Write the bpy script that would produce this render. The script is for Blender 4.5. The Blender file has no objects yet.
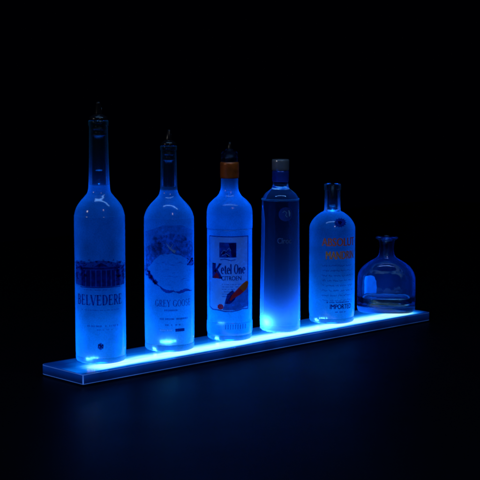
import bpy, bmesh, math, random
from mathutils import Vector
random.seed(7)
PI = math.pi
D = math.radians
CM = 0.01
sc = bpy.context.scene
C = sc.collection

# ------------------------------------------------------------------ helpers
def link(name, me, mat=None, parent=None, smooth=False):
    o = bpy.data.objects.new(name, me)
    C.objects.link(o)
    if mat is not None:
        for m in (mat if isinstance(mat, (list, tuple)) else [mat]):
            me.materials.append(m)
    if parent is not None:
        o.parent = parent
    if smooth:
        for p in me.polygons:
            p.use_smooth = True
    return o

def thing(name, label, cat, loc, rotz=0, group=None):
    o = bpy.data.objects.new(name, None)
    C.objects.link(o)
    o.empty_display_size = 0.02
    o.location = [c * CM for c in loc]
    o.rotation_euler = (0, 0, rotz)
    o['label'] = label
    o['category'] = cat
    if group:
        o['group'] = group
    return o

def smooth_profile(pts, n=8):
    """Catmull-Rom through (r, z) points; repeat a point to keep a corner."""
    out = []
    m = len(pts)
    for i in range(m - 1):
        p1, p2 = pts[i], pts[i + 1]
        if p1 == p2:
            continue
        p0 = pts[i - 1] if i > 0 else p1
        p3 = pts[i + 2] if i + 2 < m else p2
        for k in range(n):
            t = k / n
            q = []
            for a in (0, 1):
                q.append(0.5 * (2 * p1[a] + (p2[a] - p0[a]) * t
                         + (2 * p0[a] - 5 * p1[a] + 4 * p2[a] - p3[a]) * t * t
                         + (3 * p1[a] - p0[a] - 3 * p2[a] + p3[a]) * t ** 3))
            out.append((max(q[0], 0.0), q[1]))
    out.append(pts[-1])
    return out

def lathe_mesh(name, prof, seg=96, shape=None, cap_bottom=False, cap_top=False, closed=False):
    """prof in cm; shape(angle, z) -> radial multiplier."""
    bm = bmesh.new()
    rings = []
    for r, z in prof:
        if r < 1e-5:
            rings.append([bm.verts.new((0, 0, z * CM))])
        else:
            ring = []
            for i in range(seg):
                a = 2 * PI * i / seg
                k = shape(a, z) if shape else 1.0
                ring.append(bm.verts.new((r * k * math.cos(a) * CM, r * k * math.sin(a) * CM, z * CM)))
            rings.append(ring)
    pairs = list(zip(rings[:-1], rings[1:]))
    if closed:
        pairs.append((rings[-1], rings[0]))
    for A, B in pairs:
        if len(A) == 1 and len(B) == 1:
            continue
        for i in range(seg):
            j = (i + 1) % seg
            if len(A) == 1:
                bm.faces.new((A[0], B[j], B[i]))
            elif len(B) == 1:
                bm.faces.new((A[i], A[j], B[0]))
            else:
                bm.faces.new((A[i], A[j], B[j], B[i]))
    if cap_bottom and len(rings[0]) > 1:
        bm.faces.new(list(reversed(rings[0])))
    if cap_top and len(rings[-1]) > 1:
        bm.faces.new(rings[-1])
    bmesh.ops.recalc_face_normals(bm, faces=bm.faces)
    me = bpy.data.meshes.new(name)
    bm.to_mesh(me)
    bm.free()
    return me

def lathe(name, prof, mat, parent, **kw):
    return link(name, lathe_mesh(name, prof, **kw), mat, parent, True)

def tube(name, pts, radii, mat, parent, seg=20, closed_ends=True):
    bm = bmesh.new()
    rings = []
    pts = [Vector(p) for p in pts]
    for i, p in enumerate(pts):
        d = (pts[min(i + 1, len(pts) - 1)] - pts[max(i - 1, 0)]).normalized()
        a = d.cross(Vector((0.31, 0.95, 0.05))).normalized()
        b = d.cross(a).normalized()
        r = radii[i] if isinstance(radii, (list, tuple)) else radii
        rings.append([bm.verts.new((p + (a * math.cos(2 * PI * k / seg) + b * math.sin(2 * PI * k / seg)) * r) * CM)
                      for k in range(seg)])
    for A, B in zip(rings[:-1], rings[1:]):
        for i in range(seg):
            j = (i + 1) % seg
            bm.faces.new((A[i], A[j], B[j], B[i]))
    if closed_ends:
        bm.faces.new(rings[0])
        bm.faces.new(rings[-1])
    bmesh.ops.recalc_face_normals(bm, faces=bm.faces)
    me = bpy.data.meshes.new(name)
    bm.to_mesh(me)
    bm.free()
    return link(name, me, mat, parent, True)

def rad_at(prof):
    def f(z):
        best = prof[0][0]
        for (r0, z0), (r1, z1) in zip(prof[:-1], prof[1:]):
            if min(z0, z1) <= z <= max(z0, z1) and abs(z1 - z0) > 1e-6:
                return r0 + (r1 - r0) * (z - z0) / (z1 - z0)
        return best
    return f

# ---------------------------------------------------------- printed decals
class Print:
    """Flat artwork collected as polygons and wrapped round a turned bottle.
    mode 'front': x is the front-elevation offset in cm; 'arc': x is length along the wall."""
    def __init__(self, phi, rad, eps=0.015):
        self.phi, self.rad, self.eps = phi, rad, eps
        self.polys = []
        self.lay = 0

    def poly(self, pts, mode='front'):
        self.polys.append((pts, mode, self.lay))
        self.lay += 1

    def rect(self, x0, z0, x1, z1, mode='front'):
        self.poly([(x0, z0), (x1, z0), (x1, z1), (x0, z1)], mode)

    def bar(self, x0, z0, x1, z1, w, mode='front'):
        d = Vector((x1 - x0, z1 - z0))
        if d.length < 1e-6:
            return
        n = Vector((-d.y, d.x)).normalized() * (w / 2)
        self.poly([(x0 + n.x, z0 + n.y), (x0 - n.x, z0 - n.y), (x1 - n.x, z1 - n.y), (x1 + n.x, z1 + n.y)], mode)

    def ribbon(self, pts, ws, mode='front'):
        L, R = [], []
        for i, p in enumerate(pts):
            a = Vector(pts[max(i - 1, 0)]); b = Vector(pts[min(i + 1, len(pts) - 1)])
            d = b - a
            n = Vector((-d.y, d.x))
            n = n.normalized() if n.length > 1e-9 else Vector((0, 1))
            w = ws[i] if isinstance(ws, (list, tuple)) else ws
            L.append((p[0] + n.x * w / 2, p[1] + n.y * w / 2))
            R.append((p[0] - n.x * w / 2, p[1] - n.y * w / 2))
        for i in range(len(pts) - 1):
            self.polys.append(([L[i], R[i], R[i + 1], L[i + 1]], mode, self.lay))
        self.lay += 1

    def disc(self, x, z, rx, rz=None, n=24, mode='front', wob=0.0):
        rz = rz or rx
        pts = []
        for i in range(n):
            k = 1 + random.uniform(-wob, wob)
            pts.append((x + rx * k * math.cos(2 * PI * i / n), z + rz * k * math.sin(2 * PI * i / n)))
        self.poly(pts, mode)

    def text(self, s, x, z, h, width, mode='arc', bold=0.0):
        cu = bpy.data.curves.new('t', 'FONT')
        cu.body = s
        cu.size = 1.0
        cu.resolution_u = 3
        o = bpy.data.objects.new('t', cu)
        C.objects.link(o)
        me = bpy.data.meshes.new_from_object(o.evaluated_get(bpy.context.evaluated_depsgraph_get()))
        bpy.data.objects.remove(o)
        bpy.data.curves.remove(cu)
        xs = [v.co.x for v in me.vertices]; ys = [v.co.y for v in me.vertices]
        x0, x1, y0, y1 = min(xs), max(xs), min(ys), max(ys)
        sx, sy = width / (x1 - x0), h / (y1 - y0)
        for dx in ((-bold * h, bold * h) if bold else (0,)):
          for p in me.polygons:
            self.polys.append(([(x + dx + (me.vertices[i].co.x - x0) * sx, z + (me.vertices[i].co.y - y0) * sy)
                                for i in p.vertices], mode, self.lay))
          self.lay += 1
        bpy.data.meshes.remove(me)

    def serif(self, s, x, z, h, width, mode='arc', heavy=1.0):
        n = len(s)
        adv = [0.45 if c == ' ' else GW.get(c, 0.85) for c in s]
        k = width / sum(adv)
        cx = x
        for c, a in zip(s, adv):
            for st in GLYPH.get(c, []):
                if st[0] == 'l':
                    _, a0, b0, a1, b1, w = st
                    # bar in glyph space, widened by the same amount both ways
                    self.bar(cx + a0 * k, z + b0 * h, cx + a1 * k, z + b1 * h, w * heavy * min(k, h), mode)
                else:
                    _, ax, ay, rx, ry, t0, t1, wn, wx = st
                    P, Wd = [], []
                    for q in range(15):
                        t = math.radians(t0 + (t1 - t0) * q / 14)
                        P.append((cx + (ax + rx * math.cos(t)) * k, z + (ay + ry * math.sin(t)) * h))
                        Wd.append((wn + (wx - wn) * abs(math.cos(t))) * heavy * min(k, h))
                    self.ribbon(P, Wd, mode)
            cx += a * k

    def scribble(self, x0, x1, z, h, w=0.04, mode='front', step=0.14, gap=0.15):
        x = x0
        while x < x1 - step:
            nword = random.randint(3, 8)
            pts = []
            for i in range(nword * 3):
                if x > x1:
                    break
                pts.append((x, z + random.uniform(-h / 2, h / 2)))
                x += step * random.uniform(0.35, 0.6)
            if len(pts) > 1:
                self.ribbon(pts, w, mode)
            x += gap

    def dashes(self, x0, x1, z, h, mode='front', dens=0.85, wmin=0.05, wmax=0.12):
        x = x0
        while x < x1:
            w = random.uniform(wmin, wmax)
            if random.random() < dens:
                self.rect(x, z - h / 2, min(x + w, x1), z + h / 2, mode)
            x += w + random.uniform(0.035, 0.07)

    def build(self, name, mat, parent, label=None):
        bm = bmesh.new()
        for pts, mode, lay in self.polys:
            try:
                vs = [bm.verts.new((p[0], p[1], lay)) for p in pts]
                bm.faces.new(vs)
            except ValueError:
                pass
        bm.normal_update()
        bmesh.ops.triangulate(bm, faces=bm.faces[:])
        for _ in range(6):
            es = [e for e in bm.edges if (e.verts[0].co.xy - e.verts[1].co.xy).length > 0.4]
            if not es:
                break
            bmesh.ops.subdivide_edges(bm, edges=es, cuts=1)
            bmesh.ops.triangulate(bm, faces=bm.faces[:])
        modes = {lay: mode for _, mode, lay in self.polys}
        nl = max(self.lay, 1)
        for v in bm.verts:
            x, z, lay = v.co
            r = self.rad(z)
            if modes[int(round(lay))] == 'front':
                a = math.asin(max(-0.985, min(0.985, x / r)))
            else:
                a = x / r
            rr = r + self.eps + 0.012 * lay / nl
            a += self.phi
            v.co = (rr * math.cos(a) * CM, rr * math.sin(a) * CM, z * CM)
        bmesh.ops.recalc_face_normals(bm, faces=bm.faces)
        me = bpy.data.meshes.new(name)
        bm.to_mesh(me)
        bm.free()
        o = link(name, me, mat, parent)
        if label:
            o['label'] = label
        return o

# a small roman letter set: stems, hairlines, bowls and bracket serifs
T, N = 0.17, 0.075
def stem(x, y0=0.0, y1=1.0):
    return [('l', x, y0, x, y1, T), ('l', x - .13, y0 + .03, x + .13, y0 + .03, .06), ('l', x - .13, y1 - .03, x + .13, y1 - .03, .06)]
GLYPH = {
    'B': stem(.2) + [('l', .2, .965, .4, .965, N), ('l', .2, .53, .42, .53, N), ('l', .2, .035, .42, .035, N),
                     ('a', .4, .75, .2, .215, -90, 90, N, T), ('a', .42, .285, .25, .25, -90, 90, N, T)],
    'E': stem(.2) + [('l', .2, .965, .66, .965, N), ('l', .2, .52, .52, .52, N), ('l', .2, .035, .68, .035, N),
                     ('l', .65, .82, .65, .98, .06), ('l', .53, .42, .53, .62, .06), ('l', .68, .02, .68, .2, .06)],
    'L': stem(.2) + [('l', .2, .035, .66, .035, N), ('l', .67, .02, .67, .22, .06)],
    'V': [('l', .1, 1, .42, 0, T), ('l', .76, 1, .44, 0, N), ('l', -.02, .97, .24, .97, .06), ('l', .64, .97, .88, .97, .06)],
    'D': stem(.2) + [('l', .2, .965, .36, .965, N), ('l', .2, .035, .36, .035, N), ('a', .36, .5, .36, .465, -90, 90, N, T)],
    'R': stem(.2) + [('l', .2, .965, .4, .965, N), ('l', .2, .5, .42, .5, N), ('a', .4, .735, .22, .23, -90, 90, N, T),
                     ('l', .4, .5, .7, .03, T * .9), ('l', .62, .03, .82, .03, .06)],
    'G': [('a', .45, .5, .35, .47, 50, 330, N, T), ('l', .74, .05, .74, .42, T * .9), ('l', .58, .43, .86, .43, .06), ('l', .7, .75, .7, .95, .06)],
    'Y': [('l', .1, 1, .42, .48, T), ('l', .74, 1, .42, .48, N), ('l', .42, 0, .42, .5, T), ('l', .28, .03, .56, .03, .06),
          ('l', -.02, .97, .22, .97, .06), ('l', .62, .97, .86, .97, .06)],
    'O': [('a', .45, .5, .36, .47, 0, 360, N, T)],
    'S': [('a', .4, .73, .24, .24, 30, 270, N, T), ('a', .4, .26, .26, .23, -150, 90, N, T)],
    'K': stem(.2) + [('l', .26, .42, .7, .97, N * 1.3), ('l', .36, .55, .74, .03, T), ('l', .58, .97, .82, .97, .06), ('l', .62, .03, .88, .03, .06)],
    'e': [('a', .38, .33, .24, .31, 0, 310, N, T), ('l', .16, .36, .62, .36, N)],
    't': [('l', .3, .12, .3, .85, T), ('l', .1, .62, .52, .62, N), ('a', .44, .14, .14, .12, 180, 330, N, T * .7)],
    'l': [('l', .22, 0, .22, 1, T), ('l', .08, .03, .36, .03, .06), ('l', .1, .97, .22, .97, .06)],
    'n': [('l', .18, 0, .18, .62, T), ('a', .38, .42, .2, .2, 0, 180, N, T), ('l', .58, 0, .58, .44, T), ('l', .06, .03, .3, .03, .06), ('l', .46, .03, .7, .03, .06)],
    'C': [('a', .45, .5, .36, .47, 45, 315, N, T), ('l', .7, .74, .7, .94, .06)],
    'I': stem(.2),
    'T': [('l', .4, 0, .4, 1, T), ('l', .06, .96, .74, .96, N), ('l', .06, .8, .06, .98, .06), ('l', .74, .8, .74, .98, .06), ('l', .27, .03, .53, .03, .06)],
    'N': [('l', .16, 0, .16, 1, N), ('l', .16, .98, .68, .02, T), ('l', .68, 0, .68, 1, N), ('l', .04, .03, .28, .03, .06), ('l', .56, .97, .8, .97, .06)],
    'A': [('l', .06, 0, .4, 1, N), ('l', .74, 0, .4, 1, T), ('l', .2, .33, .6, .33, N), ('l', -.04, .03, .18, .03, .06), ('l', .6, .03, .88, .03, .06)],
}
GW = {'I': .42, 'l': .46, 't': .58, 'e': .7, 'n': .78, 'L': .76, 'E': .82, 'O': .95, 'G': .95, 'D': .9}

# ---------------------------------------------------------------- materials
def mat(name):
    m = bpy.data.materials.new(name)
    m.use_nodes = True
    nt = m.node_tree
    nt.nodes.clear()
    out = nt.nodes.new('ShaderNodeOutputMaterial')
    return m, nt, out

def N_(nt, typ, **kw):
    n = nt.nodes.new(typ)
    for k, v in kw.items():
        if k in n.inputs:
            n.inputs[k].default_value = v
        else:
            setattr(n, k, v)
    return n

def frosted(name, tint=(0.03, 0.55, 0.95), clear=0.0, trans=0.8, rough=0.1, edge=1.0, coat=0.8):
    """frosted bottle wall: light from inside scatters through, a soft satin reflection on top,
    clear > 0 lets part of what is inside be seen straight through."""
    m, nt, out = mat(name)
    L = nt.links.new
    tc = N_(nt, 'ShaderNodeTexCoord')
    n1 = N_(nt, 'ShaderNodeTexNoise', Scale=28.0, Detail=4.0, Roughness=0.6)
    n2 = N_(nt, 'ShaderNodeTexNoise', Scale=480.0, Detail=3.0)
    L(tc.outputs['Object'], n1.inputs['Vector']); L(tc.outputs['Object'], n2.inputs['Vector'])
    mr = N_(nt, 'ShaderNodeMapRange'); mr.inputs['From Min'].default_value = 0.3; mr.inputs['From Max'].default_value = 0.7
    mr.inputs['To Min'].default_value = 0.74; mr.inputs['To Max'].default_value = 1.1
    L(n1.outputs['Fac'], mr.inputs['Value'])
    mr2 = N_(nt, 'ShaderNodeMapRange'); mr2.inputs['From Min'].default_value = 0.35; mr2.inputs['From Max'].default_value = 0.65
    mr2.inputs['To Min'].default_value = 0.88; mr2.inputs['To Max'].default_value = 1.08
    L(n2.outputs['Fac'], mr2.inputs['Value'])
    mul = N_(nt, 'ShaderNodeMath', operation='MULTIPLY'); L(mr.outputs[0], mul.inputs[0]); L(mr2.outputs[0], mul.inputs[1])
    # condensation: scattered fine droplets that thin out in patches
    vo = N_(nt, 'ShaderNodeTexVoronoi', Scale=330.0); L(tc.outputs['Object'], vo.inputs['Vector'])
    vd = N_(nt, 'ShaderNodeMapRange'); vd.inputs['From Min'].default_value = 0.12; vd.inputs['From Max'].default_value = 0.34
    vd.inputs['To Min'].default_value = 1.0; vd.inputs['To Max'].default_value = 0.0; L(vo.outputs['Distance'], vd.inputs['Value'])
    n3 = N_(nt, 'ShaderNodeTexNoise', Scale=70.0, Detail=3.0); L(tc.outputs['Object'], n3.inputs['Vector'])
    pt = N_(nt, 'ShaderNodeMapRange'); pt.inputs['From Min'].default_value = 0.52; pt.inputs['From Max'].default_value = 0.7
    L(n3.outputs['Fac'], pt.inputs['Value'])
    dw = N_(nt, 'ShaderNodeMath', operation='MULTIPLY'); L(vd.outputs[0], dw.inputs[0]); L(pt.outputs[0], dw.inputs[1])
    dk = N_(nt, 'ShaderNodeMath', operation='MULTIPLY_ADD'); dk.inputs[1].default_value = -0.3; dk.inputs[2].default_value = 1.0; L(dw.outputs[0], dk.inputs[0])
    mu0 = N_(nt, 'ShaderNodeMath', operation='MULTIPLY'); L(mul.outputs[0], mu0.inputs[0]); L(dk.outputs[0], mu0.inputs[1])
    mul = mu0
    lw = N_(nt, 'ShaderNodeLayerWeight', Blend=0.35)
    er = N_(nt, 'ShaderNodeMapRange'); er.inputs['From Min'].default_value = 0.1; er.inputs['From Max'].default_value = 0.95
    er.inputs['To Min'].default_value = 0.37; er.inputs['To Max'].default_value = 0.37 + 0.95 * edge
    L(lw.outputs['Facing'], er.inputs['Value'])  # rim brightening put into the wall colour by view angle
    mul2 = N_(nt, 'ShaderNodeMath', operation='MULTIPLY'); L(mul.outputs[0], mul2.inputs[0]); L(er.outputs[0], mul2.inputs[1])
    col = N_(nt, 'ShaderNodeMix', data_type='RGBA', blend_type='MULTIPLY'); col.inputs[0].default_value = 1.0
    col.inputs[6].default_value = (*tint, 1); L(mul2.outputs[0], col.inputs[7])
    tr = N_(nt, 'ShaderNodeBsdfTranslucent'); L(col.outputs[2], tr.inputs['Color'])
    df = N_(nt, 'ShaderNodeBsdfDiffuse'); L(col.outputs[2], df.inputs['Color'])
    mx = N_(nt, 'ShaderNodeMixShader', Fac=1 - trans); L(tr.outputs[0], mx.inputs[1]); L(df.outputs[0], mx.inputs[2])
    last = mx
    if clear > 0:
        tp = N_(nt, 'ShaderNodeBsdfTransparent', Color=(0.75, 0.85, 1, 1))
        inv = N_(nt, 'ShaderNodeMapRange'); inv.inputs['From Min'].default_value = 0.15; inv.inputs['From Max'].default_value = 0.8
        inv.inputs['To Min'].default_value = clear; inv.inputs['To Max'].default_value = 0.0
        L(lw.outputs['Facing'], inv.inputs['Value'])
        m2 = N_(nt, 'ShaderNodeMixShader'); L(inv.outputs[0], m2.inputs[0]); L(last.outputs[0], m2.inputs[1]); L(tp.outputs[0], m2.inputs[2])
        last = m2
    bump = N_(nt, 'ShaderNodeBump', Strength=0.05, Distance=0.0004); bh = N_(nt, 'ShaderNodeMath', operation='ADD'); L(n2.outputs['Fac'], bh.inputs[0]); L(dw.outputs[0], bh.inputs[1]); L(bh.outputs[0], bump.inputs['Height'])
    gl = N_(nt, 'ShaderNodeBsdfGlossy', Roughness=rough, Color=(0.8, 0.88, 1, 1)); L(bump.outputs[0], gl.inputs['Normal'])
    fr = N_(nt, 'ShaderNodeFresnel', IOR=1.45); fm = N_(nt, 'ShaderNodeMath', operation='MULTIPLY'); fm.inputs[1].default_value = coat
    L(fr.outputs[0], fm.inputs[0])
    m3 = N_(nt, 'ShaderNodeMixShader'); L(fm.outputs[0], m3.inputs[0]); L(last.outputs[0], m3.inputs[1]); L(gl.outputs[0], m3.inputs[2])
    L(m3.outputs[0], out.inputs['Surface'])
    return m

def glass(name, tint=(0.82, 0.9, 1), ior=1.45, rough=0.0, bump=0.0, haze=0.0):
    m, nt, out = mat(name)
    g = N_(nt, 'ShaderNodeBsdfGlass', Color=(*tint, 1), IOR=ior, Roughness=rough)
    if bump:
        tc = N_(nt, 'ShaderNodeTexCoord'); n = N_(nt, 'ShaderNodeTexNoise', Scale=60.0, Detail=1.0)
        nt.links.new(tc.outputs['Object'], n.inputs['Vector'])
        b = N_(nt, 'ShaderNodeBump', Strength=bump, Distance=0.001); nt.links.new(n.outputs['Fac'], b.inputs['Height'])
        nt.links.new(b.outputs[0], g.inputs['Normal'])
    last = g
    if haze:      # blue scatter mixed in to stand for glow in the glass, stronger at rims
        t = N_(nt, 'ShaderNodeBsdfTranslucent', Color=(0.03, 0.36, 1, 1))
        lw = N_(nt, 'ShaderNodeLayerWeight', Blend=0.3)
        mr = N_(nt, 'ShaderNodeMapRange'); mr.inputs['To Min'].default_value = haze; mr.inputs['To Max'].default_value = min(1, haze * 4)
        nt.links.new(lw.outputs['Facing'], mr.inputs['Value'])
        x = N_(nt, 'ShaderNodeMixShader'); nt.links.new(mr.outputs[0], x.inputs[0])
        nt.links.new(g.outputs[0], x.inputs[1]); nt.links.new(t.outputs[0], x.inputs[2])
        last = x
    nt.links.new(last.outputs[0], out.inputs['Surface'])
    return m

def principled(name, col, rough=0.4, metal=0.0, noise=0.15, scale=60, spec=0.5, bump=0.0):
    m, nt, out = mat(name)
    p = N_(nt, 'ShaderNodeBsdfPrincipled', Roughness=rough, Metallic=metal)
    p.inputs['Specular IOR Level'].default_value = spec
    tc = N_(nt, 'ShaderNodeTexCoord'); n = N_(nt, 'ShaderNodeTexNoise', Scale=float(scale), Detail=5.0)
    nt.links.new(tc.outputs['Object'], n.inputs['Vector'])
    r = N_(nt, 'ShaderNodeValToRGB')
    r.color_ramp.elements[0].position = 0.3; r.color_ramp.elements[1].position = 0.7
    r.color_ramp.elements[0].color = (*[c * (1 - noise) for c in col], 1)
    r.color_ramp.elements[1].color = (*[min(1, c * (1 + noise)) for c in col], 1)
    nt.links.new(n.outputs['Fac'], r.inputs[0]); nt.links.new(r.outputs[0], p.inputs['Base Color'])
    if bump:
        b = N_(nt, 'ShaderNodeBump', Strength=bump, Distance=0.0005); nt.links.new(n.outputs['Fac'], b.inputs['Height'])
        nt.links.new(b.outputs[0], p.inputs['Normal'])
    nt.links.new(p.outputs[0], out.inputs['Surface'])
    return m

def ink(name, filt, body=None, cover=0.0):
    """printing ink: filters the light of the glowing wall behind it; cover adds an opaque pigment."""
    m, nt, out = mat(name)
    tc = N_(nt, 'ShaderNodeTexCoord'); n = N_(nt, 'ShaderNodeTexNoise', Scale=180.0, Detail=3.0)
    nt.links.new(tc.outputs['Object'], n.inputs['Vector'])
    r = N_(nt, 'ShaderNodeValToRGB')
    r.color_ramp.elements[0].position = 0.35; r.color_ramp.elements[1].position = 0.7
    r.color_ramp.elements[0].color = (*[c * 0.8 for c in filt], 1)
    r.color_ramp.elements[1].color = (*[min(1, c * 1.2) for c in filt], 1)
    nt.links.new(n.outputs['Fac'], r.inputs[0])
    t = N_(nt, 'ShaderNodeBsdfTransparent'); nt.links.new(r.outputs[0], t.inputs['Color'])
    last = t
    if cover:
        d = N_(nt, 'ShaderNodeBsdfDiffuse', Color=(*body, 1))
        x = N_(nt, 'ShaderNodeMixShader', Fac=cover); nt.links.new(t.outputs[0], x.inputs[1]); nt.links.new(d.outputs[0], x.inputs[2])
        last = x
    nt.links.new(last.outputs[0], out.inputs['Surface'])
    return m

M = {}
M['frost'] = frosted('frosted_glass')
M['frost_citrus'] = frosted('frosted_glass_bright', rough=0.18)
M['neck'] = frosted('half_clear_neck_glass', clear=0.8, rough=0.12, edge=1.4, coat=0.9)
M['neck_frost'] = frosted('frosted_neck_glass', clear=0.35, rough=0.2, edge=1.1)
M['foot'] = frosted('thick_foot_glass', clear=0.25, rough=0.1, edge=0.9, coat=0.5)
M['clear'] = glass('clear_glass', (0.72, 0.83, 1.0), 1.42, 0.0, 0.05, 0.05)
M['flask'] = glass('hand_blown_glass', (0.86, 0.92, 1.0), 1.47, 0.0, 0.8, 0.025)
M['base_glass'] = glass('lit_base_glass', (0.75, 0.88, 1.0), 1.45, 0.0, 0.5, 0.07)
M['liquor'] = glass('clear_liquor', (0.86, 0.93, 1.0), 1.34, 0.0, 0.0)
M['rubber'] = principled('black_rubber', (0.004, 0.004, 0.006), 0.35, spec=0.35)
M['plastic'] = principled('dark_pourer_plastic', (0.006, 0.006, 0.009), 0.2, spec=0.35)
M['steel'] = principled('dull_steel', (0.35, 0.36, 0.4), 0.3, 1.0)
M['foil'] = principled('orange_foil', (0.42, 0.085, 0.012), 0.36, 0.25, 0.35, 90, bump=0.2)
M['cap'] = principled('silver_cap', (0.26, 0.27, 0.3), 0.2, 0.5)
M['ink'] = ink('dark_ink', (0.06, 0.09, 0.26))
M['palace'] = ink('palace_ink', (0.16, 0.2, 0.4))
M['bank'] = ink('bank_ink', (0.35, 0.42, 0.62))
M['ink_wash'] = ink('wash_ink', (0.5, 0.55, 0.68))
M['ink_soft'] = ink('soft_ink', (0.22, 0.3, 0.5))
M['ink_faint'] = ink('faint_ink', (0.6, 0.68, 0.8))
M['ink_line'] = ink('ink_line', (0.12, 0.18, 0.4))
M['red'] = ink('red_ink', (0.12, 0.08, 0.2), (0.75, 0.03, 0.05), 0.75)
M['red_dim'] = ink('dim_red_ink', (0.25, 0.15, 0.2), (0.85, 0.17, 0.05), 0.74)
M['orange'] = ink('orange_ink', (0.1, 0.06, 0.05), (0.8, 0.2, 0.03), 0.8)
M['orange_dim'] = ink('dim_orange_ink', (0.2, 0.14, 0.14), (0.9, 0.3, 0.05), 0.76)
M['pale'] = ink('pale_ink', (0.9, 0.95, 1), (0.3, 0.6, 1.0), 0.6)
M['paper'] = ink('label_paper', (0.78, 0.98, 1.0), (0.5, 0.8, 0.85), 0.3)

# frosted diffuser on the shelf top, the strip's glow band painted into its emission
def diffuser():
    m, nt, out = mat('light_diffuser')
    L = nt.links.new
    tc = N_(nt, 'ShaderNodeTexCoord'); sep = N_(nt, 'ShaderNodeSeparateXYZ'); L(tc.outputs['Object'], sep.inputs[0])
    # across the shelf, metres from its front edge
    nz = N_(nt, 'ShaderNodeTexNoise', Scale=9.0, Detail=3.0)
    mp = N_(nt, 'ShaderNodeMapping'); mp.inputs['Scale'].default_value = (1.0, 6.0, 1.0)
    L(tc.outputs['Object'], mp.inputs['Vector']); L(mp.outputs[0], nz.inputs['Vector'])
    jit = N_(nt, 'ShaderNodeMath', operation='MULTIPLY_ADD'); jit.inputs[1].default_value = 0.012; L(nz.outputs['Fac'], jit.inputs[0])
    L(sep.outputs['Y'], jit.inputs[2])
    y = N_(nt, 'ShaderNodeMapRange'); y.inputs['From Min'].default_value = 0.006; y.inputs['From Max'].default_value = 0.12
    L(jit.outputs[0], y.inputs['Value'])
    r = N_(nt, 'ShaderNodeValToRGB'); cr = r.color_ramp
    cr.elements[0].position = 0.0; cr.elements[0].color = (.12,) * 3 + (1,)
    cr.elements[1].position = 1.0; cr.elements[1].color = (.16,) * 3 + (1,)
    for p, c in ((0.05, .3), (0.10, .8), (0.2, 1.0), (0.36, .95), (0.47, .7), (0.58, .42), (0.75, .26)):
        e = cr.elements.new(p); e.color = (c, c, c, 1)
    L(y.outputs[0], r.inputs[0])
    # along the shelf: it dies away at both ends, mottled a little by noise
    x0 = N_(nt, 'ShaderNodeMapRange', interpolation_type='SMOOTHSTEP'); x0.inputs['From Min'].default_value = -0.405; x0.inputs['From Max'].default_value = -0.365
    x0.inputs['To Min'].default_value = 0.4
    x1 = N_(nt, 'ShaderNodeMapRange', interpolation_type='SMOOTHSTEP'); x1.inputs['From Min'].default_value = 0.415; x1.inputs['From Max'].default_value = 0.375
    x1.inputs['To Min'].default_value = 0.2
    L(sep.outputs['X'], x0.inputs['Value']); L(sep.outputs['X'], x1.inputs['Value'])
    m1 = N_(nt, 'ShaderNodeMath', operation='MULTIPLY'); L(x0.outputs[0], m1.inputs[0]); L(x1.outputs[0], m1.inputs[1])
    wv = N_(nt, 'ShaderNodeTexNoise', Scale=40.0, Detail=4.0)
    mp2 = N_(nt, 'ShaderNodeMapping'); mp2.inputs['Scale'].default_value = (0.5, 5.0, 1.0)
    L(tc.outputs['Object'], mp2.inputs['Vector']); L(mp2.outputs[0], wv.inputs['Vector'])
    wr = N_(nt, 'ShaderNodeMapRange'); wr.inputs['From Min'].default_value = 0.3; wr.inputs['From Max'].default_value = 0.7
    wr.inputs['To Min'].default_value = 0.85; wr.inputs['To Max'].default_value = 1.1; L(wv.outputs['Fac'], wr.inputs['Value'])
    m2 = N_(nt, 'ShaderNodeMath', operation='MULTIPLY'); L(m1.outputs[0], m2.inputs[0]); L(wr.outputs[0], m2.inputs[1])
    m3 = N_(nt, 'ShaderNodeMath', operation='MULTIPLY'); L(m2.outputs[0], m3.inputs[0]); L(r.outputs[0], m3.inputs[1])
    cl = N_(nt, 'ShaderNodeValToRGB'); cr = cl.color_ramp      # dim blue -> blue -> overdriven cyan white
    cr.elements[0].position = 0.0; cr.elements[0].color = (0, 0.004, 0.04, 1)
    cr.elements[1].position = 1.0; cr.elements[1].color = (.62, 1.0, 1.0, 1)
    for p, c in ((.15, (0, .02, .19)), (.3, (0, .075, .48)), (.45, (.002, .16, .8)), (.65, (.05, .5, 1.0)), (.82, (.3, .9, 1.0))):
        e = cr.elements.new(p); e.color = (*c, 1)
    L(m3.outputs[0], cl.inputs[0])
    em = N_(nt, 'ShaderNodeEmission', Strength=1.1); L(cl.outputs[0], em.inputs['Color'])
    gl = N_(nt, 'ShaderNodeBsdfGlossy', Roughness=0.22, Color=(0.04, 0.05, 0.07, 1))
    ad = N_(nt, 'ShaderNodeAddShader'); L(em.outputs[0], ad.inputs[0]); L(gl.outputs[0], ad.inputs[1])
    L(ad.outputs[0], out.inputs['Surface'])
    return m
M['diffuser'] = diffuser()

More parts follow.
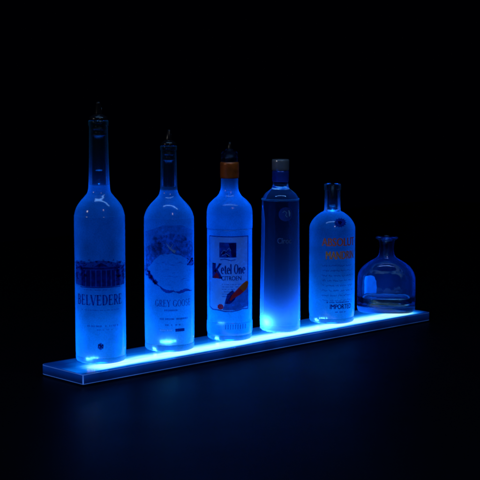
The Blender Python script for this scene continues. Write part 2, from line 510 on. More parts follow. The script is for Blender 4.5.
def acrylic(name, glow, strength):  # light inside the acrylic painted on its surface as graded emission
    m, nt, out = mat(name)
    L = nt.links.new
    p = N_(nt, 'ShaderNodeBsdfPrincipled', Roughness=0.12)
    p.inputs['Base Color'].default_value = (0.002, 0.006, 0.04, 1)
    tc = N_(nt, 'ShaderNodeTexCoord'); n = N_(nt, 'ShaderNodeTexNoise', Scale=14.0, Detail=3.0)
    L(tc.outputs['Object'], n.inputs['Vector'])
    sep = N_(nt, 'ShaderNodeSeparateXYZ'); L(tc.outputs['Object'], sep.inputs[0])
    xr = N_(nt, 'ShaderNodeMapRange', interpolation_type='SMOOTHSTEP'); xr.inputs['From Min'].default_value = 0.42; xr.inputs['From Max'].default_value = 0.1
    xr.inputs['To Min'].default_value = 0.45; L(sep.outputs['X'], xr.inputs['Value'])
    mr = N_(nt, 'ShaderNodeMapRange'); mr.inputs['From Min'].default_value = 0.3; mr.inputs['From Max'].default_value = 0.7
    mr.inputs['To Min'].default_value = 0.55 * strength; mr.inputs['To Max'].default_value = 1.3 * strength
    L(n.outputs['Fac'], mr.inputs['Value'])
    mm = N_(nt, 'ShaderNodeMath', operation='MULTIPLY'); L(mr.outputs[0], mm.inputs[0]); L(xr.outputs[0], mm.inputs[1])
    zr = N_(nt, 'ShaderNodeMapRange', interpolation_type='SMOOTHSTEP'); zr.inputs['From Min'].default_value = 0.006; zr.inputs['From Max'].default_value = 0.0185
    zr.inputs['To Min'].default_value = 0.5 if strength < .25 else 1.0; zr.inputs['To Max'].default_value = 1.5 if strength < .25 else 0.6
    L(sep.outputs['Z'], zr.inputs['Value'])
    mz = N_(nt, 'ShaderNodeMath', operation='MULTIPLY'); L(mm.outputs[0], mz.inputs[0]); L(zr.outputs[0], mz.inputs[1]); mm = mz
    p.inputs['Emission Color'].default_value = (*glow, 1); L(mm.outputs[0], p.inputs['Emission Strength'])
    L(p.outputs[0], out.inputs['Surface'])
    return m
M['slab'] = acrylic('emissive_acrylic', (0.0, 0.05, 0.46), 0.23)
M['slab_edge'] = acrylic('emissive_acrylic_edge', (0.06, 0.22, 1.0), 0.65)  # refracted light along the edges put in as emission

# -------------------------------------------------------------- the setting
SHELF_T = 1.52
FOOT_H = 0.35
ZT = SHELF_T + FOOT_H          # shelf top above the counter, cm
LEN, WID = 84.0, 11.4
OX, OY = -42.0, -5.7           # front left corner of the shelf

def rounded_slab(name, x0, y0, x1, y1, z0, z1, rc, bev, mats, parent):
    bm = bmesh.new()
    pts = []
    for cx, cy, a0 in ((x1 - rc[2], y1 - rc[2], 0), (x0 + rc[3], y1 - rc[3], 90), (x0 + rc[0], y0 + rc[0], 180), (x1 - rc[1], y0 + rc[1], 270)):
        r = {0: rc[2], 90: rc[3], 180: rc[0], 270: rc[1]}[a0]
        for k in range(9):
            a = math.radians(a0 + 90 * k / 8)
            pts.append((cx + r * math.cos(a), cy + r * math.sin(a)))
    top = [bm.verts.new((p[0] * CM, p[1] * CM, z1 * CM)) for p in pts]
    bot = [bm.verts.new((p[0] * CM, p[1] * CM, z0 * CM)) for p in pts]
    ft = bm.faces.new(top)
    fb = bm.faces.new(list(reversed(bot)))
    n = len(pts)
    for i in range(n):
        f = bm.faces.new((bot[i], bot[(i + 1) % n], top[(i + 1) % n], top[i]))
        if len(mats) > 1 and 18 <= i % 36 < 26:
            f.material_index = 1        # front left corner gets the emissive edge material, a painted glow
    bm.normal_update()
    es = [e for e in bm.edges if (ft in e.link_faces or fb in e.link_faces)]
    bmesh.ops.bevel(bm, geom=es, offset=bev * CM, segments=2, profile=0.6, affect='EDGES', material=1 if len(mats) > 1 else -1)
    bmesh.ops.recalc_face_normals(bm, faces=bm.faces)
    me = bpy.data.meshes.new(name)
    bm.to_mesh(me)
    bm.free()
    return link(name, me, mats, parent)

counter_mat, nt, out = mat('dark_counter')
p = N_(nt, 'ShaderNodeBsdfPrincipled')
p.inputs['Base Color'].default_value = (0.0012, 0.0015, 0.003, 1)
p.inputs['Specular IOR Level'].default_value = 0.3
p.inputs['IOR'].default_value = 1.18
tc = N_(nt, 'ShaderNodeTexCoord'); nz = N_(nt, 'ShaderNodeTexNoise', Scale=5.0, Detail=6.0)
nt.links.new(tc.outputs['Object'], nz.inputs['Vector'])
mr = N_(nt, 'ShaderNodeMapRange'); mr.inputs['To Min'].default_value = 0.38; mr.inputs['To Max'].default_value = 0.56
nt.links.new(nz.outputs['Fac'], mr.inputs['Value']); nt.links.new(mr.outputs[0], p.inputs['Roughness'])
nt.links.new(p.outputs[0], out.inputs['Surface'])
bm = bmesh.new()
vs = [bm.verts.new(v) for v in ((-2.5, -2.0, 0), (2.5, -2.0, 0), (2.5, 1.6, 0), (-2.5, 1.6, 0))]
bm.faces.new(vs)
me = bpy.data.meshes.new('bar_counter'); bm.to_mesh(me); bm.free()
counter = link('bar_counter', me, counter_mat)
counter['kind'] = 'structure'

# ---------------------------------------------------------------- the shelf
shelf = thing('lighted_shelf', 'long low clear acrylic bottle shelf glowing bright blue along its top', 'shelf', (0, 0, 0))
rounded_slab('acrylic_slab', OX, OY, OX + LEN, OY + WID, FOOT_H, ZT, (0.14, 0.9, 1.6, 1.3), 0.08, [M['slab'], M['slab_edge']], shelf)
panel = rounded_slab('light_panel', OX + 0.35, OY + 0.3, OX + LEN - 0.35, OY + WID - 0.25, 0, 0.03, (0.4, 0.6, 1.3, 1.3), 0.01, [M['diffuser']], shelf)
# keep its own origin on the front edge so the glow is laid out across the shelf
for v in panel.data.vertices:
    v.co.y -= OY * CM
panel.location = (0, OY * CM, (ZT + 0.005) * CM)
for fx in (OX + 4, OX + LEN - 4):
    for fy in (OY + 2.2, OY + WID - 2.2):
        f = lathe('rubber_foot', [(0, 0), (0.9, 0), (0.95, 0.08), (0.85, FOOT_H + 0.01), (0, FOOT_H + 0.01)], M['rubber'], shelf, seg=24)
        f.location = (fx * CM, fy * CM, 0)

# -------------------------------------------------------------- the bottles
PANEL_TOP = ZT + 0.042
LED = (0.004, 0.2, 1.0)
def lamp(name, typ, loc, power, col, parent=None, **kw):
    l = bpy.data.lights.new(name, typ)
    l.energy = power
    l.color = col
    for k, v in kw.items():
        setattr(l, k, v)
    o = bpy.data.objects.new(name, l)
    C.objects.link(o)
    if parent:
        o.parent = parent
    o.location = [c * CM for c in loc]
    return o

def inner_light(root, levels, R, hot):
    # lamps added just inside the wall make the hot spots low on it
    for ang, z, pw in hot:
        a = CAMDIR[0] + D(ang)
        lamp('added_glow', 'POINT', ((R - .16) * math.cos(a), (R - .16) * math.sin(a), z), pw, (1.0, .42, .45), root, shadow_soft_size=.06 * CM)
    for z, pw, r in levels:
        lamp('added_glow', 'POINT', (0, 0, z), pw * 4, (.003, .22 if z < 9 else .155, 1.0), root, shadow_soft_size=0 if r < .9 else r * CM)  # lamps added on the axis, standing for light scattered in the liquid

def base_at(s, t):
    return (OX + s, OY + t, PANEL_TOP)
GROUP = 'bottles in a row on the lit shelf'

def foot(root, R, h, inset=0.45):
    pr = smooth_profile([(0, 0.18), (R - 1.3, 0.14), (R - 0.75, 0.0), (R - 0.5, 0.0), (R - 0.16, 0.16), (R - 0.03, 0.5), (R - 0.03, h), (R - 0.03, h), (R - 0.1, h + 0.04)], 5)
    return lathe('thick_base', pr, M['foot'], root)

def pourer(root, ztop, rn, zcork, lean, tip, col='plastic', ribs=True):
    """rubber stopper down the neck, collar on the mouth, bent spout."""
    ps = lathe('pour_spout', [(0, ztop + 0.05), (rn + 0.0, ztop + 0.05), (rn + 0.02, ztop + 0.2), (rn - 0.03, ztop + 0.5), (rn * .7, ztop + 0.75), (rn * .45, ztop + 0.95), (0, ztop + 0.95)], M[col], root, seg=48)
    pr = [(0, ztop + 0.04), (rn * .55, ztop + 0.04)]
    if ribs:
        for k in range(3):
            z = ztop - 0.35 - k * 0.95
            pr += [(rn * .55, z + 0.2), (rn * .86, z + 0.1), (rn * .86, z - 0.12), (rn * .55, z - 0.25)]
    pr += [(rn * .52, ztop - 3.2), (rn * .5, zcork + 0.3), (rn * .42, zcork), (0, zcork)]
    lathe('stopper', pr, M['rubber'], ps, seg=48)
    pts, rr = [], []
    for k in range(11):
        t = k / 10
        h = tip * t
        pts.append((lean[0] * t * t, lean[1] * t * t, ztop + 0.9 + h))
        rr.append(rn * (0.42 - 0.2 * t))
    tube('spout_tube', pts, rr, M['plastic'], ps, 16)
    tube('air_vent', [(rn * .5, 0.1, ztop + 0.8), (rn * .52, 0.1, ztop + 1.4), (rn * .45, 0.1, ztop + 2.0)], 0.1, M['plastic'], ps, 10)
    return ps

def split(prof, z):
    lo = [p for p in prof if p[1] <= z + 1e-6]
    hi = [p for p in prof if p[1] > z + 1e-6]
    return lo, [lo[-1]] + hi

# --- 1: tall bottle with the palace
PH = D(-127.7)
CAMDIR = [PH]
b = thing('liquor_bottle', 'tallest frosted bottle, leftmost, printed with a dark palace among trees', 'bottle', base_at(9.2, 7.3), 0, GROUP)
R = 4.05
P1 = smooth_profile([(4.0, 1.0), (R, 2.2), (R, 8), (R, 16), (R, 22.6), (3.97, 23.7), (3.66, 24.75), (3.05, 25.7), (2.35, 26.5), (1.86, 27.2), (1.70, 28.2), (1.62, 30), (1.55, 33), (1.50, 36.2), (1.50, 37.6), (1.58, 37.75), (1.6, 38.4), (1.48, 38.6)], 8)
lo, hi = split(P1, 28.4)
lathe('body', lo, M['frost'], b)
lathe('neck', hi, M['neck'], b)
foot(b, 4.05, 0.95)
pourer(b, 38.6, 1.46, 30.6, (-0.1, -0.15), 2.0)
rf = rad_at(P1)
a = Print(PH, rf)          # soft wash behind the palace print
a.poly([(-3.85, 12.7), (-3.85, 15.6), (-3.0, 16.2), (-1.8, 16.4), (-0.4, 16.7), (1.3, 16.6), (2.6, 16.2), (3.8, 15.5), (3.8, 12.6), (1.5, 12.4), (-1.8, 12.4)])
a.build('wash_print', M['ink_soft'], b)
a = Print(PH, rf, 0.03)    # the palace front: bays between columns, cornice, roof
edges = [-2.95, -2.35, -2.2, -1.55, -1.4, -0.75, -0.6, 0.1, 0.25, 0.9, 1.05, 1.65, 1.8, 2.35, 2.5, 3.05]
for i in range(0, len(edges), 2):
    a.rect(edges[i], 12.55, edges[i + 1], 15.15)
a.rect(-3.05, 15.25, 3.1, 15.6)
a.poly([(-1.0, 15.68), (1.3, 15.68), (0.15, 16.35)])
a.rect(-3.1, 12.3, 3.15, 12.47)
a.build('palace_print', M['palace'], b)
a = Print(PH, rf, 0.05)
for i in range(120):       # tree crowns either side and over the roof
    side = -1 if i % 2 else 1
    t = random.random()
    a.disc(side * random.uniform(2.3, 3.85), 13.6 + 2.9 * t + random.uniform(-.3, .3), random.uniform(.08, .26), wob=0.4, n=9)
for i in range(30):
    a.disc(random.uniform(-2.4, 2.4), random.uniform(15.6, 16.8), random.uniform(.06, .18), wob=0.4, n=8)
for x in (-3.65, -3.4, -3.15, 3.25, 3.5, 3.7):
    a.bar(x, 12.5, x + random.uniform(-.1, .1), 14.2, 0.09)
a.build('tree_print', M['ink_wash'], b)
a = Print(PH, rf, 0.02)
a.serif('BELVEDERE', -4.3, 9.55, 1.65, 8.3, heavy=1.45)
a.build('printed_name', M['ink_line'], b)
a = Print(PH, rf)
a.dashes(-2.9, 2.9, 8.75, 0.12, dens=.8)
a.build('fine_print', M['ink_soft'], b)
a = Print(PH, rf)
a.dashes(-2.1, 2.7, 6.2, 0.28, dens=.7, wmin=.06, wmax=.14)
a.build('fine_print', M['ink_soft'], b)
a = Print(PH, rf)
a.dashes(-0.6, 2.3, 5.6, 0.14, dens=.6)
a.build('fine_print', M['ink_soft'], b)
a = Print(PH, rf)
a.dashes(-2.6, 1.6, 12.0, 0.14, dens=.6)
a.build('fine_print', M['ink_soft'], b)
a = Print(PH, rf, 0.02)
a.disc(-0.06, 2.95, 0.5, 0.55, n=14, wob=0.12)
a.build('emblem', M['ink_soft'], b)
a = Print(PH, rf, 0.04)
for p in (((-.38, 3.3), (.3, 2.65)), ((-.3, 2.6), (.32, 3.3)), ((-.36, 2.7), (-.32, 3.35)), ((.3, 2.6), (.3, 3.3)), ((-.1, 3.4), (.0, 2.5))):
    a.bar(*p[0], *p[1], 0.12)
a.build('monogram', M['ink'], b)
inner_light(b, [(2.2, .05, 1.2), (6, .022, 1.5), (11, .010, 1.5), (16, .007, 1.5), (21.5, .0075, 1.5), (25, .0035, 1), (28, .003, .5)], R, [(-33, .9, .006), (-28, .85, .006), (-22, 1.0, .005), (-16, 1.05, .004), (-9, 1.12, .002)])

# --- 2: bottle with the lake picture
PH = D(-130.5)
CAMDIR = [PH]
b = thing('liquor_bottle', 'frosted bottle with a pale lake picture and flying bird, second from left', 'bottle', base_at(23.7, 7.2), 0, GROUP)
R = 4.16
P2 = smooth_profile([(4.1, 1.2), (R, 2.4), (R, 8), (R, 15), (R, 21.3), (4.08, 22.4), (3.72, 23.4), (3.1, 24.3), (2.35, 25.1), (1.75, 25.8), (1.47, 26.6), (1.38, 28), (1.32, 31), (1.28, 33.2), (1.36, 33.3), (1.38, 33.9), (1.28, 34.05)], 8)
lo, hi = split(P2, 27.4)
lathe('body', lo, M['frost'], b)
lathe('neck', hi, M['neck'], b)
foot(b, 4.16, 1.15)
pourer(b, 34.05, 1.26, 26.6, (0.25, 0.1), 1.7)
rf = rad_at(P2)
hill = [(-3.9, 13.2), (-3.4, 14.2), (-2.9, 14.7), (-2.5, 15.4), (-1.9, 15.9), (-1.5, 16.3), (-.8, 16.5), (-.2, 16.4), (.5, 16.6), (1.3, 16.3), (1.9, 16.2), (2.6, 15.7), (3.2, 15.3), (3.9, 14.9)]
for nm, top in (('sky_print', [(3.9, 18.0), (2.5, 19.4), (0.5, 19.9), (-1.4, 19.5), (-3.9, 17.2)]), ('sky_print', [(3.9, 20.2), (2.0, 21.2), (-1.0, 21.2), (-3.9, 20.0)])):
    a = Print(PH, rf, .01 if top[0][1] < 19 else .022)
    a.poly(hill + top)
    a.build(nm, M['ink_faint'], b)
a = Print(PH, rf, 0.04)
for i in range(38):        # bare tree and cloud shadow behind the bird
    t = random.random()
    a.disc(-1.6 + random.gauss(0, .45), 17.9 + random.gauss(0, .9), random.uniform(.1, .45), n=10, wob=.35)
for i in range(14):
    a.disc(1.9 + random.gauss(0, .8), 17.6 + random.gauss(0, .7), random.uniform(.1, .4), n=10, wob=.35)
M['cloud'] = ink('cloud_ink', (0.86, 0.89, 0.93))
a.build('cloud_print', M['cloud'], b)
a = Print(PH, rf, 0.04)
for i in range(90):        # dark trees on the left bank
    t = random.random()
    a.disc(-4.0 + 1.9 * t, 13.9 - 2.3 * t + random.uniform(-.9, .5) * (1 - .6 * t), random.uniform(.07, .24), n=9, wob=.4)
a.build('tree_print', M['bank'], b)
a = Print(PH, rf, 0.04)
for i in range(30):        # and on the far right
    a.disc(random.uniform(3.0, 3.9), random.uniform(14.3, 15.6), random.uniform(.07, .24), n=9, wob=.4)
a.build('tree_print', M['bank'], b)
a = Print(PH, rf, 0.03)
sh = []
for i in range(40):
    t = i / 39
    sh.append((-2.4 + 6.1 * t, 11.7 - 1.5 * min(1, t * 2.6) ** .7 + .12 * math.sin(t * 17) + random.uniform(-.06, .06)))
a.ribbon(sh, [.1 + .42 * abs(math.sin(2.2 + i * .19)) for i in range(40)])
a.build('shore_print', M['ink_line'], b)
a = Print(PH, rf, 0.02)
for i in range(26):
    x, z = random.uniform(-2.6, 3.2), random.uniform(11.3, 15.4)
    wd = random.uniform(.3, 1.2)
    a.ribbon([(x, z), (x + wd * .4, z + random.uniform(-.12, .12)), (x + wd, z + random.uniform(-.1, .1))], [.03, random.uniform(.06, .16), .03])
a.build('water_lines', M['ink_faint'], b)
a = Print(PH, rf, 0.04)
a.ribbon([(-0.55, 18.3), (-0.3, 18.0), (0.05, 17.5), (0.5, 17.1), (1.0, 16.8)], [.05, .18, .26, .3, .5])
a.ribbon([(0.1, 17.45), (0.4, 17.7), (0.6, 18.1)], [.2, .14, .04])
a.build('bird_print', M['pale'], b)
a = Print(PH, rf, 0.02)
a.serif('GREY GOOSE', -2.5, 7.7, 1.15, 6.6, heavy=1.0)
a.build('printed_name', M['ink_line'], b)
a = Print(PH, rf)
a.dashes(-1.0, 1.4, 7.1, 0.3, dens=.8)
a.build('fine_print', M['ink_soft'], b)
a = Print(PH, rf)
a.dashes(-1.6, 3.0, 5.65, 0.3, dens=.85, wmin=.06, wmax=.16)
a.build('fine_print', M['ink_soft'], b)
a = Print(PH, rf)
a.dashes(-0.7, 1.8, 4.65, 0.26, dens=.85, wmin=.06, wmax=.16)
a.build('fine_print', M['ink_soft'], b)
a = Print(PH, rf)
a.dashes(-1.6, 0.5, 3.75, 0.24, dens=.9, wmin=.06, wmax=.14)
a.build('pale_print', M['pale'], b)
a = Print(PH, rf, 0.02)
a.rect(0.95, 3.5, 2.45, 4.0)
a.build('dark_bar_print', M['ink'], b)
inner_light(b, [(2.4, .05, 1.2), (6, .026, 1.5), (10.5, .020, 1.5), (15, .014, 1.5), (20, .011, 1.5), (23, .005, 1), (26.5, .002, .5)], R, [(-20, 1.85, .003), (-15, 1.82, .006), (-10, 1.85, .008), (-5, 1.88, .008), (0, 1.86, .008), (5, 1.9, .005), (12, 1.95, .003), (-40, .55, .006), (-35, .45, .006)])

# --- 3: bottle with the boxed paper label
PH = D(-132.9)
CAMDIR = [PH]
b = thing('liquor_bottle', 'frosted bottle with orange neck foil and a framed paper label crossed by a ribbon', 'bottle', base_at(37.5, 7.2), 0, GROUP)
R = 3.94
P3 = smooth_profile([(3.85, 1.0), (3.98, 1.5), (3.98, 3.1), (3.98, 3.1), (3.9, 3.25), (3.9, 3.25), (3.9, 9), (3.9, 15), (3.9, 19.35), (3.9, 19.35), (3.96, 19.5), (3.96, 21.6), (3.9, 22.5), (3.6, 23.4), (2.9, 24.2), (2.1, 24.9), (1.68, 25.6), (1.5, 26.4), (1.48, 28.0)], 8)
lathe('body', P3, M['frost_citrus'], b)
foot(b, 3.9, 0.95)
lathe('neck_foil', smooth_profile([(1.5, 27.95), (1.6, 28.0), (1.6, 28.0), (1.63, 29), (1.62, 30.6), (1.62, 30.6), (1.5, 30.75), (1.5, 30.75), (0.6, 30.8)], 4), M['foil'], b, seg=64)
ps = lathe('pour_spout', smooth_profile([(0, 30.82), (1.2, 30.82), (1.42, 30.9), (1.45, 31.5), (1.32, 31.6), (1.42, 31.8), (1.42, 32.3), (1.25, 32.5), (0.7, 32.75), (0.55, 33.0), (0, 33.0)], 4), M['clear'], b, seg=48)
lathe('stopper', [(0, 30.85), (0.95, 30.9), (0.9, 31.9), (0.6, 32.2), (0, 32.2)], M['rubber'], ps, seg=32)
tube('spout_tube', [(0, 0, 32.4), (0.03, 0.02, 33.2), (0.12, 0.08, 33.8), (0.2, 0.14, 34.2)], [.42, .36, .3, .26], M['plastic'], ps, 16)
rf = rad_at(P3)
LX0, LX1, LZ0, LZ1 = -3.42, 3.12, 5.35, 18.2
a = Print(PH, rf, 0.01)
pts = [(LX0, LZ0 + .5), (LX0 + .5, LZ0 + .15)] + [(x, LZ0 + .12 * math.sin(x * 2)) for x in (-2.2, -1.4, -.4, .5, 1.5)] + [(2.4, LZ0 + .3), (LX1, LZ0 + .2), (LX1, LZ1), (LX0, LZ1)]
a.poly(pts)
a.build('paper_label', M['paper'], b)
a = Print(PH, rf, 0.03)
w = 0.11
a.bar(LX0, LZ1, LX1, LZ1, 0.16); a.bar(LX0, LZ0 + .5, LX0, LZ1, w); a.bar(LX1, LZ0 + .2, LX1, LZ1, 0.16)
a.ribbon([(LX0, LZ0 + .5), (LX0 + .5, LZ0 + .12), (-2.0, LZ0 + .1), (-.8, LZ0 - .08), (.5, LZ0 - .1), (1.6, LZ0 + .1), (2.2, LZ0 + .3), (LX1, LZ0 + .2)], .2)
a.rect(-1.75, 14.6, 1.15, 17.2)
a.ribbon([(-1.6, 14.2), (-.8, 14.35), (.2, 14.1), (1.0, 14.25)], .14)
a.build('label_frame', M['ink_line'], b)
a = Print(PH, rf, 0.045)
a.poly([(.3, 14.7), (1.1, 14.7), (1.1, 17.1), (-.2, 17.1), (.2, 16.0)])
a.disc(-1.0, 15.5, .3, n=10, wob=.3); a.disc(-.3, 15.0, .3, n=10, wob=.3)
a.ribbon([(-1.5, 14.9), (-1.1, 15.6), (-.7, 15.2), (-.3, 15.9), (0, 15.5)], .14)
a.build('emblem_shade', M['ink'], b)
a = Print(PH, rf, 0.05)
a.ribbon([(-1.4, 15.3), (-1.0, 15.9), (-.5, 15.7), (-.1, 16.3), (.2, 15.8)], .1)
a.ribbon([(-1.3, 14.9), (-.6, 15.3), (0.0, 14.9)], .1)
a.build('emblem_lines', M['pale'], b)
a = Print(PH, rf, 0.04)
a.serif('K', -3.05, 10.95, 2.6, 1.75, mode='front', heavy=1.7)
a.serif('etel One', -1.5, 11.75, 1.75, 4.15, mode='front', heavy=1.75)
a.build('printed_name', M['ink'], b)
a = Print(PH, rf, 0.06)
a.poly([(-2.75, 10.95), (-1.75, 10.95), (-1.9, 11.5), (-2.2, 12.0), (-2.5, 11.6)])
a.build('initial_shading', M['red'], b)
a = Print(PH, rf, 0.02)
a.text('CITROEN', -1.4, 10.65, 0.75, 3.4, mode='front', bold=.03)
a.build('flavour_name', M['ink'], b)
a = Print(PH, rf, 0.02)
for k in range(6):
    a.dashes(-1.3, 1.9 - .42 * k, 9.95 - .42 * k, .15, dens=.85, wmin=.05, wmax=.12)
a.build('fine_print', M['ink_line'], b)
a = Print(PH, rf, 0.03)
a.poly([(3.05, 10.2), (3.05, 6.0), (2.2, 5.8), (1.2, 5.45), (-1.2, 5.5), (-.9, 6.4), (.2, 8.1), (1.6, 8.8), (2.3, 9.4)])
a.build('label_shade', M['ink_soft'], b)
a = Print(PH, rf, 0.045)
a.poly([(-.9, 6.6), (-.4, 8.3), (.5, 9.0), (1.2, 8.3), (.9, 7.3), (.1, 6.6)])
a.build('fruit_shade', M['ink'], b)
a = Print(PH, rf, 0.055)
a.ribbon([(3.0, 10.35), (2.75, 9.9), (2.4, 9.4), (1.9, 8.95)], [.4, .95, 1.2, 1.15])
a.build('orange_ribbon', M['orange'], b)
a = Print(PH, rf, 0.062)
a.ribbon([(1.95, 9.0), (1.5, 8.6), (1.0, 8.2), (0.5, 7.8), (0.1, 7.2)], [1.15, 1.05, .85, .55, .2])
a.build('red_ribbon', M['red'], b)
a = Print(PH, rf, 0.06)
for k in range(9):
    t = 2 * PI * k / 9
    a.disc(-1.55 + .36 * math.cos(t), 6.05 + .34 * math.sin(t), .17, n=8)
a.disc(-1.55, 6.05, .2, n=10)
a.build('red_seal', M['red'], b)
a = Print(PH, rf, 0.03)
for k in range(9):
    a.bar(-.7 + k * .42, 2.15, -.7 + k * .42 + .03, 3.0, .13)
a.bar(-3.0, 3.15, 3.3, 3.15, .05)
a.build('embossed_letters', M['ink_soft'], b)
inner_light(b, [(2.2, .055, 1.2), (6, .032, 1.4), (10.5, .024, 1.4), (15, .018, 1.4), (20.5, .02, 1.4), (25, .005, .6)], R, [(-37, .55, .007), (-32, .5, .006), (-28, 3.2, .001), (-22, 3.16, .0015), (-16, 3.2, .001)])

# --- 4: clear cylinder bottle with the round seal
PH = D(-135.0)
CAMDIR = [PH]
b = thing('liquor_bottle', 'slim clear glass bottle with silver cap and a round blue seal near its shoulder', 'bottle', base_at(49.5, 6.77), 0, GROUP)
P4 = smooth_profile([(0, 0.5), (1.8, 0.4), (2.8, 0.0), (3.15, 0.0), (3.5, 0.25), (3.62, 0.8), (3.62, 3), (3.55, 9), (3.42, 16), (3.34, 22.6), (3.33, 23.55), (3.33, 23.55), (3.2, 23.85), (3.2, 23.85), (2.7, 24.6), (2.0, 25.2), (1.6, 25.55), (1.42, 26.0), (1.36, 26.6), (1.36, 27.6), (1.3, 27.8), (0, 27.8)], 7)
lathe('body', P4, M['clear'], b)
lathe('shoulder_ring', smooth_profile([(3.3, 23.45), (3.37, 23.5), (3.4, 23.62), (3.36, 23.74), (3.25, 23.78)], 4), M['neck_frost'], b)
cp = lathe('cap', smooth_profile([(1.4, 28.75), (1.5, 28.75), (1.55, 28.85), (1.55, 28.85), (1.55, 30.55), (1.55, 30.55), (1.47, 30.7), (1.47, 30.7), (0, 30.74)], 4), M['cap'], b, seg=64)
M['sleeve'] = principled('blue_cap_sleeve', (0.01, 0.06, 0.4), 0.18, 0.3)
lathe('cap_sleeve', smooth_profile([(1.38, 26.75), (1.46, 26.8), (1.46, 26.8), (1.5, 27.0), (1.5, 28.6), (1.5, 28.6), (1.42, 28.72), (1.42, 28.72), (1.42, 28.76)], 4), M['sleeve'], cp, seg=64)
rf = rad_at(P4)
a = Print(PH, rf, 0.03)
a.disc(0.9, 21.2, 1.2, 1.25, n=36)
M['seal'] = frosted('blue_seal', (0.04, 0.16, 0.8), trans=.1, rough=.25)
a.build('round_seal', M['seal'], b)
a = Print(PH, rf, 0.06)
a.ribbon([(1.45, 21.9), (1.6, 21.4), (1.6, 20.8)], [.12, .25, .1])
a.ribbon([(.4, 21.5), (.7, 21.8), (1.1, 21.5), (.9, 21.0), (1.2, 20.7)], .08)
a.build('seal_relief', M['pale'], b)
a = Print(PH, rf, 0.03)
a.text('Cîroc', -.5, 16.0, 1.0, 2.45, mode='front', bold=.02)
M['script'] = frosted('etched_script', (0.3, 0.5, 1.0), trans=.1)
a.build('printed_name', M['script'], b)

lamp('added_glow', 'POINT', (0, 0, 1.8), 1.3, LED, b, shadow_soft_size=0)  # lamps added inside the solid glass to light its scatter
lamp('added_glow', 'POINT', (0, 0, 5), .1, LED, b, shadow_soft_size=0)
lamp('added_glow', 'POINT', (0, 0, 16), .004, LED, b, shadow_soft_size=0)
a_ = D(-135 - 40)
lamp('added_glow', 'POINT', (2.8 * math.cos(a_), 2.8 * math.sin(a_), 1.8), .7, (.9, .6, .7), b, shadow_soft_size=0)  # added lamp for the bright spot at the base
# --- 5: round bottle with red and orange lettering
PH = D(-137.0)
CAMDIR = [PH]
b = thing('liquor_bottle', 'stout frosted bottle with short clear neck and dim red and orange lettering', 'bottle', base_at(63.0, 6.66), 0, GROUP)
R = 4.24
P5 = smooth_profile([(4.1, 1.0), (4.22, 1.8), (R, 3), (R, 9), (R, 14), (R, 17.0), (4.2, 17.7), (3.95, 18.4), (3.45, 19.15), (2.8, 19.8), (2.1, 20.3), (1.62, 20.55), (1.5, 20.9), (1.45, 22), (1.42, 24.4), (1.52, 24.5), (1.55, 25.3), (1.45, 25.6)], 8)
lo, hi = split(P5, 20.6)
lathe('body', lo, M['frost'], b)
lathe('neck', hi, M['neck'], b)
lathe('stopper', [(0, 21.3), (.6, 21.4), (.66, 22), (.66, 25.3), (0, 25.4)], M['rubber'], b, seg=32)
foot(b, 4.2, 0.95)
rf = rad_at(P5)
PT = PH + D(16)
a = Print(PT, rf, 0.02)
a.text('ABSOLUT', -3.1, 14.5, 1.5, 6.9, bold=.045)
a.build('printed_name', M['red_dim'], b)
a = Print(PT, rf, 0.02)
a.text('MANDRIN', -2.3, 12.1, 1.45, 5.9, bold=.045)
a.build('flavour_name', M['orange_dim'], b)
a = Print(PT, rf)
for k in range(8):
    a.scribble(-3.1 + .2 * (k % 2), 3.4, 10.9 - .92 * k, .36, .085, 'arc', step=.16, gap=.2)
a.build('script_lines', M['ink_soft'], b)
a = Print(PT, rf, 0.02)
a.text('IMPORTED', -1.5, 2.85, .9, 4.4, bold=.05)
a.build('origin_print', M['ink'], b)
a = Print(PT, rf, 0.02)
a.dashes(-2.4, 3.1, 4.1, .26, 'arc', .85, .08, .2)
a.build('fine_print', M['ink_line'], b)
a = Print(PT, rf, 0.02)
a.dashes(-.6, 1.6, 2.3, .18, 'arc', .8, .08, .2)
a.build('fine_print', M['ink_line'], b)
a = Print(PH, rf, 0.03)
a.disc(1.42, 18.75, .98, .72, n=28)
for k in range(14):
    t = 2 * PI * k / 14
    a.bar(1.42 + .9 * math.cos(t), 18.75 + .66 * math.sin(t), 1.42 + 1.15 * math.cos(t), 18.75 + .86 * math.sin(t), .12)
a.build('shoulder_medallion', M['ink_line'], b)
a = Print(PH, rf, 0.05)
a.disc(1.36, 18.8, .38, .3, n=12, wob=.25)
a.build('medallion_centre', M['ink'], b)
inner_light(b, [(2.2, .045, 1.2), (6, .018, 1.5), (11, .006, 1.5), (16.6, .009, 1.3), (20.3, .003, .6)], R, [(-44, .7, .006), (-38, .6, .006), (-32, 1.05, .003), (-26, 1.1, .004), (-20, 1.12, .004), (-13, 1.15, .002)])

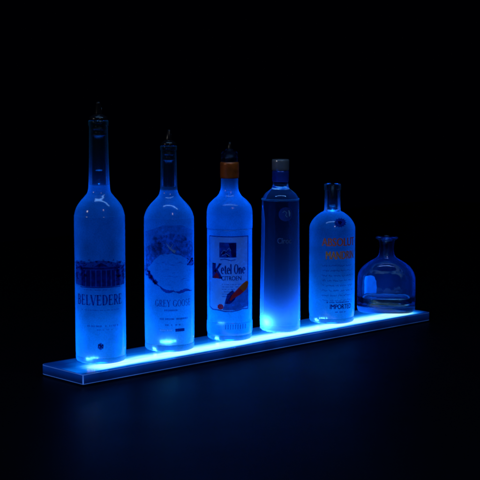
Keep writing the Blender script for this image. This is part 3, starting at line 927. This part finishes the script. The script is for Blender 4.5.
# --- 6: squat flask
PH = D(-139.1)
CAMDIR = [PH]
b = thing('liquor_flask', 'squat round-shouldered clear flask with flared lip, partly filled, at the right end', 'flask', base_at(78.7, 6.9), PH, GROUP)
def flask_shape(a, z):
    # rounded box in plan in the body, round in the neck
    k = max(0.0, min(1.0, (11.2 - z) / 3.5))
    c, s = abs(math.cos(a)), abs(math.sin(a))
    e = 3.2
    rx, ry = 0.62, 1.0
    box = ((c / rx) ** e + (s / ry) ** e) ** (-1 / e)
    return 1 + (box - 1) * k
lathe('thick_base', smooth_profile([(0, 0.3), (3.5, 0.25), (4.9, 0.0), (5.2, 0.05), (5.5, 0.35), (5.6, 0.9), (5.6, 1.2), (5.6, 1.2), (0, 1.2)], 6), M['base_glass'], b, shape=flask_shape)
outer = smooth_profile([(0, 1.22), (5.5, 1.22), (5.5, 1.22), (5.62, 1.35), (5.64, 4.0), (5.6, 6.3), (5.45, 7.25), (5.03, 8.1), (4.3, 8.9), (3.25, 9.65), (2.3, 10.2), (1.75, 10.65), (1.47, 11.3), (1.38, 12.4), (1.48, 13.5), (1.75, 13.95), (2.1, 14.15), (2.15, 14.35), (2.0, 14.5), (1.5, 14.5), (1.15, 14.2)], 6)
inner = smooth_profile([(1.05, 13.6), (1.0, 12.4), (1.05, 11.2), (1.3, 10.5), (1.85, 10.0), (2.8, 9.35), (3.75, 8.5), (4.4, 7.5), (4.72, 6.4), (4.82, 4.0), (4.8, 2.1), (4.65, 1.6), (4.2, 1.42), (0, 1.42)], 6)
lathe('flask_wall', outer + inner, M['flask'], b, shape=flask_shape)
liq = smooth_profile([(0, 1.46), (4.1, 1.46), (4.55, 1.68), (4.75, 2.1), (4.78, 2.8), (4.78, 2.8), (4.65, 2.7), (4.3, 2.66), (0, 2.66)], 5)
lq = lathe('liquor', liq, M['liquor'], b, shape=flask_shape)
M['meniscus'] = frosted('meniscus_edge', (0.2, 0.7, 1.0), trans=.2, rough=.08, coat=1.0)
lathe('meniscus', [(4.5, 2.70), (4.68, 2.74), (4.79, 2.86), (4.8, 2.95), (4.72, 2.84), (4.6, 2.8), (4.5, 2.74)], M['meniscus'], lq, shape=flask_shape, closed=True)

# paper label on the far wall, seen through the glass
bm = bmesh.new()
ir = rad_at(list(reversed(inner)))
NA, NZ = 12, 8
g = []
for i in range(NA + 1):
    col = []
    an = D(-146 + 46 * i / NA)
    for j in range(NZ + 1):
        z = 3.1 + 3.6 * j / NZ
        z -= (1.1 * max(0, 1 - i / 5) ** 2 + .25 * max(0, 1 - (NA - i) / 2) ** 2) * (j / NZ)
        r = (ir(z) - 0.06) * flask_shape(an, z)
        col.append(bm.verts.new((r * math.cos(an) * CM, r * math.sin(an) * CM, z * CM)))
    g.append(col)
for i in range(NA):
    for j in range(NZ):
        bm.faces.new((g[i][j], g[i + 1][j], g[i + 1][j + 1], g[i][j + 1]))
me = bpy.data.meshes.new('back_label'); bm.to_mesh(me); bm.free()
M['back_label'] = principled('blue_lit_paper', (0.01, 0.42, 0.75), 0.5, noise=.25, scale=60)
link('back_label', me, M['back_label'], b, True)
lamp('added_glow', 'POINT', (1.5, -3.2, .65), .12, (.1, .3, 1.0), b, shadow_soft_size=0)  # lamps added inside the flask to light its base, wall and label
lamp('added_glow', 'POINT', (0, 0, .65), .03, LED, b, shadow_soft_size=0)
lamp('added_glow', 'POINT', (0, 0, 6), .12, LED, b, shadow_soft_size=0)
lamp('added_glow', 'POINT', (0, -1.5, 4.2), .1, LED, b, shadow_soft_size=0)
# ------------------------------------------------------------------- lights
def aim(o, target):
    d = Vector([c * CM for c in target]) - o.location
    o.rotation_euler = d.to_track_quat('-Z', 'Y').to_euler()
k = lamp('dim_key_lamp', 'AREA', (-150, 25, 85), 1.3, (1.0, 0.93, 0.86), shape='RECTANGLE', size=0.1, size_y=0.14)
aim(k, (0, 0, 20))
k = lamp('dim_side_lamp', 'AREA', (-75, -150, 150), 1.5, (1.0, 0.9, 0.85), shape='RECTANGLE', size=0.05, size_y=0.3)
aim(k, (0, 0, 20))
k = lamp('added_glint_lamp', 'AREA', (-26, -36, 150), 7, (0.2, 0.5, 1.0), shape='RECTANGLE', size=1.4, size_y=0.08)  # unseen bar added to draw the glint line on the shoulders
k.rotation_euler = (0, 0, -0.756)

w = bpy.data.worlds.new('World')
sc.world = w
w.use_nodes = True
w.node_tree.nodes['Background'].inputs['Color'].default_value = (0.0, 0.0, 0.0015, 1)
w.node_tree.nodes['Background'].inputs['Strength'].default_value = 0.4

# ------------------------------------------------------------------- camera
cam = bpy.data.cameras.new('camera')
co = bpy.data.objects.new('camera', cam)
C.objects.link(co)
sc.camera = co
cam.sensor_width = 36
cam.lens = 36 * 1440.33 / 480
cam.clip_start = 0.05
cam.clip_end = 50
co.location = ((OX - 131.627) * CM, (OY - 174.646) * CM, (ZT + 46.72) * CM)
co.rotation_euler = (PI / 2 - 0.118197, 0, -0.75644)

sc.view_settings.view_transform = 'Standard'
sc.view_settings.look = 'None'
sc.view_settings.exposure = 0
sc.render.engine = 'CYCLES'
cy = sc.cycles
cy.use_denoising = True
cy.filter_width = 2.2
cy.use_adaptive_sampling = False
cy.max_bounces = 24
cy.transmission_bounces = 20
cy.glossy_bounces = 8
cy.diffuse_bounces = 3
cy.transparent_max_bounces = 32
cy.caustics_reflective = False
cy.caustics_refractive = True
cy.sample_clamp_direct = 0
cy.sample_clamp_indirect = 4.0
cy.blur_glossy = 0.5
